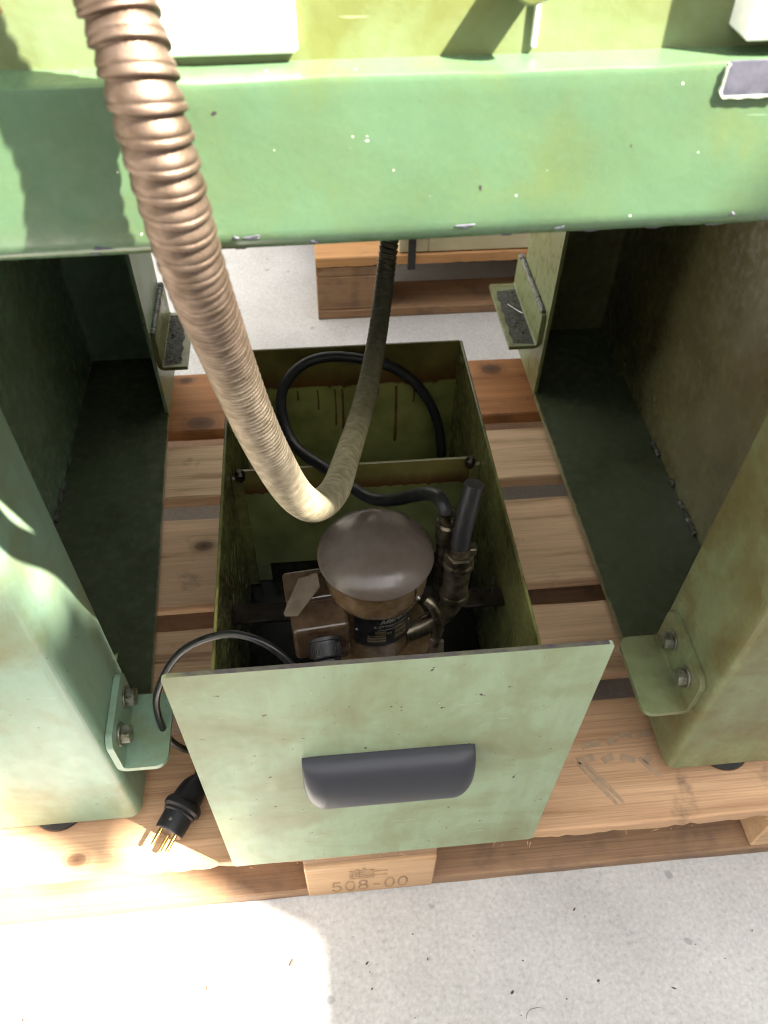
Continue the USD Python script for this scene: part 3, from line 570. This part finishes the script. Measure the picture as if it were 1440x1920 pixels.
# name plate wrapped round the housing
def wrap(x0, x1, z0, z1, r, t, nx=26, round_=0.):
    """curved plate: arc length x from the front of the housing (positive to the right)"""
    V, f = [], []; A0 = math.radians(-86)
    for k in range(nx + 1):
        s = x0 + (x1 - x0) * k / nx; an = A0 + s / .0372
        for rr, z in ((r, z0), (r + t, z0), (r + t, z1), (r, z1)): V.append((CX + rr * math.cos(an), CY + rr * math.sin(an), z))
    for k in range(nx):
        for j in range(4):
            a_, b_ = k * 4 + j, k * 4 + (j + 1) % 4; f += [(a_, a_ + 4, b_ + 4), (a_, b_ + 4, b_)]
    f += [(0, 1, 2), (0, 2, 3), (nx * 4, nx * 4 + 2, nx * 4 + 1), (nx * 4, nx * 4 + 3, nx * 4 + 2)]
    m_ = trimesh.Trimesh(V, f, process=False)
    if m_.volume < 0: m_.invert()
    return m_
PR = .0370
np_ = obj('name_plate', wrap(-.026, .032, .206, .2525, PR, .0009), 'plate_black', pm, smooth=40)
obj('plate_field', wrap(-.013, .004, .212, .2235, PR + .001, .0003), 'plate_brass', np_, smooth=False)
obj('plate_field', wrap(-.006, .004, .2242, .2300, PR + .001, .0003), 'plate_brass', np_, smooth=False)
obj('plate_field', wrap(.0125, .025, .213, .2335, PR + .001, .0003), 'plate_brass', np_, smooth=False)
for (x0, x1, z) in [(-.013, .004, .2155), (-.013, .004, .2195), (-.004, .024, .2330), (.0125, .025, .2180), (.0125, .025, .2250)]:
    obj('ruling', wrap(x0, x1, z, z + .0004, PR + .0014, .0002), 'plate_text', np_, smooth=False)
def wraptext(t, h, x, z, it=0., bold=False, sxx=1.):
    q = meshkit.text_mesh(t, h, .0002, bold); q = q.subdivide() if len(q.faces) < 4000 else q
    v = q.vertices; s = x + (v[:, 0] + it * v[:, 1]) * sxx; an = math.radians(-86) + s / .0372; r = PR + .0011 + v[:, 2]
    q.vertices = np.stack([CX + r * np.cos(an), CY + r * np.sin(an), z + v[:, 1]], 1); return obj('lettering', q, 'plate_text', np_, smooth=False)
wraptext('Marelli', .0062, -.002, .2430, it=.35, bold=True)
wraptext('ELETTROPOMPA', .0030, -.0075, .2365)
wraptext('11', .0030, .0045, .2252); 
for x, z in ((-.0235, .229), (.0295, .229)):
    an = math.radians(-86) + x / .0372; obj('plate_rivet', lathe([(.0015, 0), (.0011, .0008), (.0003, .0011)], (CX + (PR + .0009) * math.cos(an), CY + (PR + .0009) * math.sin(an), z), (math.cos(an), math.sin(an), 0), n=12), 'bolt_steel', np_)
# junction box on the left
def softbox(x0, y0, z0, x1, y1, z1, r):
    return TM(m3.Manifold.batch_hull([m3.Manifold.sphere(r, 20).translate((x, y, z)) for x in (x0 + r, x1 - r) for y in (y0 + r, y1 - r) for z in (z0 + r, z1 - r)]))
jb = obj('junction_box', rotz(softbox(-.062, .098, .222, -.012, .160, .268, .005), math.radians(6), (-.03, .12, 0)), 'box_brown', pm, smooth=50)
obj('box_lid', rotz(softbox(-.064, .128, .250, -.018, .163, .272, .004), math.radians(6), (-.03, .12, 0)), 'box_brown', pm, smooth=50)
obj('box_base', softbox(-.05, .104, .205, -.010, .15, .226, .005), 'box_brown', pm, smooth=50)
gd = np.array((.10, -.82, -.42)); gd /= np.linalg.norm(gd); go = np.array((-.0335, .1005, .248))
gl = obj('cable_gland', lathe([(.0145, 0), (.0145, .003), (.0128, .0035), (.0125, .016), (.0115, .018), (.009, .0185)], go, gd, n=40), 'rubber', pm)
obj('gland_nut', lathe([(.0115, 0), (.0122, .001), (.0122, .007), (.0108, .0085), (.007, .0095)], go + gd * .0188, gd, sides=6), 'black_plastic', gl, smooth=False)
obj('gland_tip', lathe([(.0075, 0), (.0075, .006), (.0052, .0075), (.0038, .008)], go + gd * .0275, gd, n=24), 'bolt_steel', gl)
ri = []
for k in range(30):
    an = k / 30 * 2 * PI; q = bx(.0124, -.0005, .006, .0134, .0005, .015, .0002); ri.append(frame_to(rotz(q, an), go, gd, (1, 0, 0)))
obj('gland_knurl', cat_(ri), 'rubber', gl, smooth=False, kind='stuff')
# outlet: elbow, coupling, nut, clamp, cut hose stub
pe, _ = spline([(.045, .132, .198), (.062, .136, .202), (.078, .139, .211), (.087, .140, .226), (.0892, .140, .250)], 30)
el = obj('elbow', sweep(pe, .0098, n=24), 'oily_steel', pm, smooth=50)
cp = obj('coupling', lathe([(.0105, .240), (.0135, .242), (.0140, .246), (.0135, .2495), (.0120, .251), (.0120, .286), (.0128, .290), (.0140, .292), (.0140, .296), (.0125, .298)], (.0894, .140, 0), n=40), 'oily_steel', pm, smooth=40)
obj('hex_nut', lathe([(.0128, .2982), (.0136, .2992), (.0136, .3070), (.0122, .3085)], (.0894, .140, 0), sides=6), 'oily_steel', cp, smooth=False)
ps, us = spline([(.0894, .140, .303), (.0896, .1405, .325), (.0915, .143, .350), (.0948, .147, .372), (.0970, .150, .384)], 30)
stub = sweep(ps, .0083, n=24)
hs = obj('hose_stub', stub, 'rubber', pm, smooth=40)
obj('hose_clamp', lathe([(.0088, .3090), (.0098, .3092), (.0098, .3175), (.0088, .3177)], (.0895, .1404, 0), n=32), 'oily_steel', hs)
obj('clamp_screw', bx(.0965, .1335, .309, .1030, .1425, .3185, .001), 'oily_steel', hs)
# inlet pipe bent beside the housing and the tan bracket plate under it
pt, _ = spline([(.060, .120, .268), (.0665, .114, .262), (.0705, .110, .248), (.0705, .108, .232), (.069, .107, .215)], 30)
obj('bent_pipe', sweep(pt, .0048, n=16), 'oily_steel', pm, smooth=50)
obj('bracket_plate', hull([(.061, .1035, .165), (.079, .1035, .165), (.0765, .1035, .222), (.0635, .1035, .226), (.061, .1065, .165), (.079, .1065, .165), (.0765, .1065, .222), (.0635, .1065, .226)]), 'tag_paper', pm, smooth=False)
# second outlet behind the stub, where the black return hose is clamped on
obj('rear_fitting', lathe([(.0085, .215), (.0085, .300), (.0105, .301), (.0105, .322), (.0085, .324)], (.0815, .163, 0), n=28), 'oily_steel', pm)

tg = thing('paper_tag', (-.045, .10, .30), 'brown cardboard tag wired to the side of the pump', 'tag')
tp = np.array([(-0.0354, 0.1367, 0.296), (-0.0521, 0.1383, 0.288), (-0.0663, 0.11, 0.2776), (-0.065, 0.1064, 0.2778), (-0.0542, 0.1027, 0.2827), (-0.0337, 0.1228, 0.2952)]); nrm = np.cross(tp[1] - tp[0], tp[2] - tp[0]); nrm /= np.linalg.norm(nrm); nrm *= np.sign(nrm[2])
ctr = tp.mean(0)
obj('card', hull(np.vstack([tp + nrm * .0004, tp - nrm * .0004])), 'tag_paper', tg, smooth=False)
w0 = tp[0] * .6 + tp[1] * .4 + (0, 0, -.003)
pw, _ = spline([w0 + nrm * .002, w0 + (.003, .0, .005), w0 + (.008, .004, .003), w0 + (.006, .008, -.006), w0 + (.012, .012, -.004), w0 + (.013, .016, .004), w0 + (.009, .012, .006)], 60)
obj('wire', sweep(pw, .0006, n=6), 'wire', tg)

# ------------------------------------------------------------------ black return hose coiled in the tank
rh = thing('return_hose', (.03, .4, 0), 'smooth black rubber hose looping round the back of the tank to the pump', 'hose')
BH = [(.0815, .163, .306), (.0805, .166, .325), (.0770, .176, .336), (.0685, .2, .3028 + .018), (.0449, .25, .2597), (.0204, .28, .2332), (-.0061, .32, .2225), (-.0376, .36, .2150), (-.0600, .4, .2088), (-.0700, .44, .2197), (-.0646, .47, .2340), (-.0398, .495, .2440), (-.0071, .503, .2470), (.032, .504, .2400), (.0717, .503, .2240), (.1061, .498, .1920), (.1275, .484, .1500), (.134, .465, .105), (.132, .44, .05), (.12, .41, .014)]
p, _ = spline(BH, 220); obj('tube', sweep(p, .0064, n=18), 'rubber', rh, smooth=60)
obj('clamp', lathe([(.0068, 0), (.0078, .0003), (.0078, .0085), (.0068, .0088)], (.0808, .1652, .3225), (-.05, .12, 1), n=28), 'oily_steel', rh)

# ------------------------------------------------------------------ corrugated hose
cg = thing('corrugated_hose', (-.05, .05, .45), 'thick ribbed hose hanging in front of the beam and dipping into the tank', 'hose')
HP = [(-.094, .004, .93), (-.0900, -.003, .86), (-.0850, -.008, .812), (-0.0768, -0.0106, 0.7747), (-0.0718, -0.0212, 0.7519), (-0.0679, -0.0186, 0.6958), (-0.0664, -0.0007, 0.6557), (-0.0649, 0.0248, 0.6089), (-0.0594, 0.0412, 0.5571), (-0.0525, 0.0546, 0.5136), (-0.0445, 0.0759, 0.465), (-0.0324, 0.1022, 0.4225), (-0.0173, 0.1473, 0.3875), (-0.0046, 0.2127, 0.3554), (0.0138, 0.2994, 0.3265), (0.0315, 0.379, 0.318), (0.0474, 0.4496, 0.3347), (0.0625, 0.5148, 0.3799), (.080, .525, .56), (.084, .52, .66)]
npt = 4400; p, u = spline(HP, npt)
zpar = u / u[-1]
pitch = np.interp(u, [0, .20, .33, .45, .56, .75, u[-1]], [.0088, .0084, .0070, .0058, .0052, .0062, .0066])
phase = np.cumsum(np.gradient(u) / pitch) 
th_off = 0
def rf(i, th):
    t = (phase[i] + th / (2 * PI)) % 1.0
    prof_ = np.interp(t, [0, .04, .42, .56, .64, .72, .88, .95, 1], [.82, .845, .955, .968, .93, .985, 1.0, .985, .82])
    return (.0122 - .0014 * np.clip((u[i] / u[-1] - .45) * 4, 0, 1)) * prof_
hm = sweep(p, .011, n=34, radf=rf)
hz = usdkit.mesh(stage, cg + '/' + numbered(cg, 'ribbed_tube'), (hm.vertices - base_of[cg], hm.faces), M['hose'], smooth=True)
al = np.concatenate([np.repeat(u / u[-1], 34), [0, 1]]).astype(np.float32)
from pxr import Vt
UsdGeom.PrimvarsAPI(hz).CreatePrimvar('along', Sdf.ValueTypeNames.FloatArray, 'vertex').Set(Vt.FloatArray.FromNumpy(al))

# ------------------------------------------------------------------ mains lead with its plug
pc = thing('power_cord', (-.16, .07, 0), 'thin black mains lead arching over the tank wall to a three pin plug', 'cord')
PB, PD = np.array((-.1790, .077, .0235)), np.array((-.46, -.90, -.02)); PD /= np.linalg.norm(PD)
CB = [go + gd * .033, go + gd * .045 + (-.002, 0, -.004), (-.0420, .060, .2350), (-.0560, .060, .2620), (-.0700, .0690, .2800), (-.0900, .0790, .2890), (-.1111, .0879, .2850), (-.1358, .0938, .2700), (-.1638, .0977, .2400), (-.1859, .0913, .2), (-.1950, .0890, .16), (-.1930, .0858, .11), (-.1820, .088, .078), (-.168, .1, .045), (-.160, .118, .022), (-.166, .125, .020), (-.176, .108, .022), PB - PD * .004]
p, _ = spline(CB, 260); obj('cable', sweep(p, .0034, n=14), 'cable_black', pc, smooth=60)
pg = obj('plug', lathe([(.008, -.004), (.0105, .0), (.0135, .006), (.0150, .014), (.0158, .022), (.0185, .025), (.0200, .028), (.0200, .0325), (.0185, .034), (.0170, .035), (.0172, .036), (.0172, .0375), (.0155, .039), (.0152, .056), (.0140, .058), (.0, .0582)], PB, PD, n=40), 'black_plastic', pc, smooth=40)
for a_ in (.3, .3 + 2 * PI / 3, .3 + 4 * PI / 3):
    xx = np.array((1, 0, 0.)) - PD * PD[0]; xx /= np.linalg.norm(xx); yy = np.cross(PD, xx)
    o = PB + PD * .0575 + .0092 * (math.cos(a_) * xx + math.sin(a_) * yy)
    obj('pin', lathe([(.0021, 0), (.0021, .016), (.0016, .0175), (.0006, .018)], o, PD, n=14), 'brass', pg)
obj('plug_screw', lathe([(.002, 0), (.0016, .0006), (.0, .0008)], PB + PD * .048 + np.array((0, 0, .0152)), (0, 0, 1), n=12), 'bolt_steel', pg)

# ------------------------------------------------------------------ litter on the floor
lt = []
for k in range(130):
    x, y = rng.uniform(-.5, .6), -.04 - abs(rng.normal(0, .22)); s = rng.choice([.0006, .0009, .0014, .0024], p=[.5, .3, .15, .05])
    q = trimesh.creation.icosphere(1, s); q.vertices *= (rng.uniform(.6, 2.2), rng.uniform(.5, 1), rng.uniform(.3, .6)); q = rotz(q, rng.uniform(0, PI)); q.apply_translation((x, y, -.144 + s * .25)); lt.append(q)
for (x, y, l, a) in ((.155, -.145, .020, .5),):
    d = np.array((math.cos(a), math.sin(a), 0)); n_ = np.array((-d[1], d[0], 0)); b0 = np.array((x, y, -.1436))
    p, _ = spline([b0, b0 + d * l * .4 + n_ * l * .22, b0 + d * l * .75 + n_ * l * .12, b0 + d * l], 16); lt.append(sweep(p, .0002, n=5))
obj('floor_litter', cat_(lt), 'rust_chip', smooth=False, label='dark crumbs and splinters scattered over the concrete in front of the pallet', cat='litter', kind='stuff')

# ------------------------------------------------------------------ unseen walls, added to block the sun and sky light
WX = 1.5
plain('white_wall', (.62, .61, .58), .8)  # pale, so the added right wall bounces light onto the columns
wl = thing('added_wall', (WX, 0, -.144), 'unseen wall added right of the machine, its stepped opening cut to shape the sunlight', 'wall', 'added walls')
poly = Polygon([(-2.44, -.144), (4.0, -.144), (4.0, 3.8), (-2.0, 3.8), (-2.002, 2.6), (-2.44, 2.6)], [[(1.6, 2.645), (-.770, 2.645), (-.772, 2.79), (-.798, 2.79), (-.800, 2.86), (-.866, 2.86), (-.868, 2.97), (-.952, 2.97), (-.954, 2.55), (-.886, 2.55), (-.888, 2.14), (-1.2, 2.14), (-1.2, 3.2), (1.6, 3.2)]])
q = extrude(poly, .012); v = q.vertices; obj('blocker_slab', trimesh.Trimesh(np.stack([v[:, 2] + WX, v[:, 0], v[:, 1]], 1), q.faces), 'white_wall', wl, smooth=False)
wl2 = thing('added_wall', (0, -2.5, -.144), 'unseen grey wall added behind the camera to cut the low sky light', 'wall', 'added walls')
obj('blocker_slab', bx(-2.7, -2.6, -.144, 1.49, -2.45, 2.7, .004), 'wall_plaster', wl2, smooth=False)  # added to block low sky light from the front
wl3 = thing('added_wall', (-2.8, 0, -.144), 'unseen grey wall added left of the machine to dim the sky light', 'wall', 'added walls')
obj('blocker_slab', bx(-2.85, -2.6, -.144, -2.71, 4.0, 2.7, .004), 'wall_plaster', wl3, smooth=False)  # added to block sky light from the left
wl4 = thing('added_wall', (0, 3.2, -.144), 'unseen grey wall added behind the machine and the crate to darken the rear floor', 'wall', 'added walls')
obj('blocker_slab', bx(-2.7, 3.2, -.144, 1.49, 3.35, 2.7, .004), 'wall_plaster', wl4, smooth=False)  # added to keep open sky off the rear floor
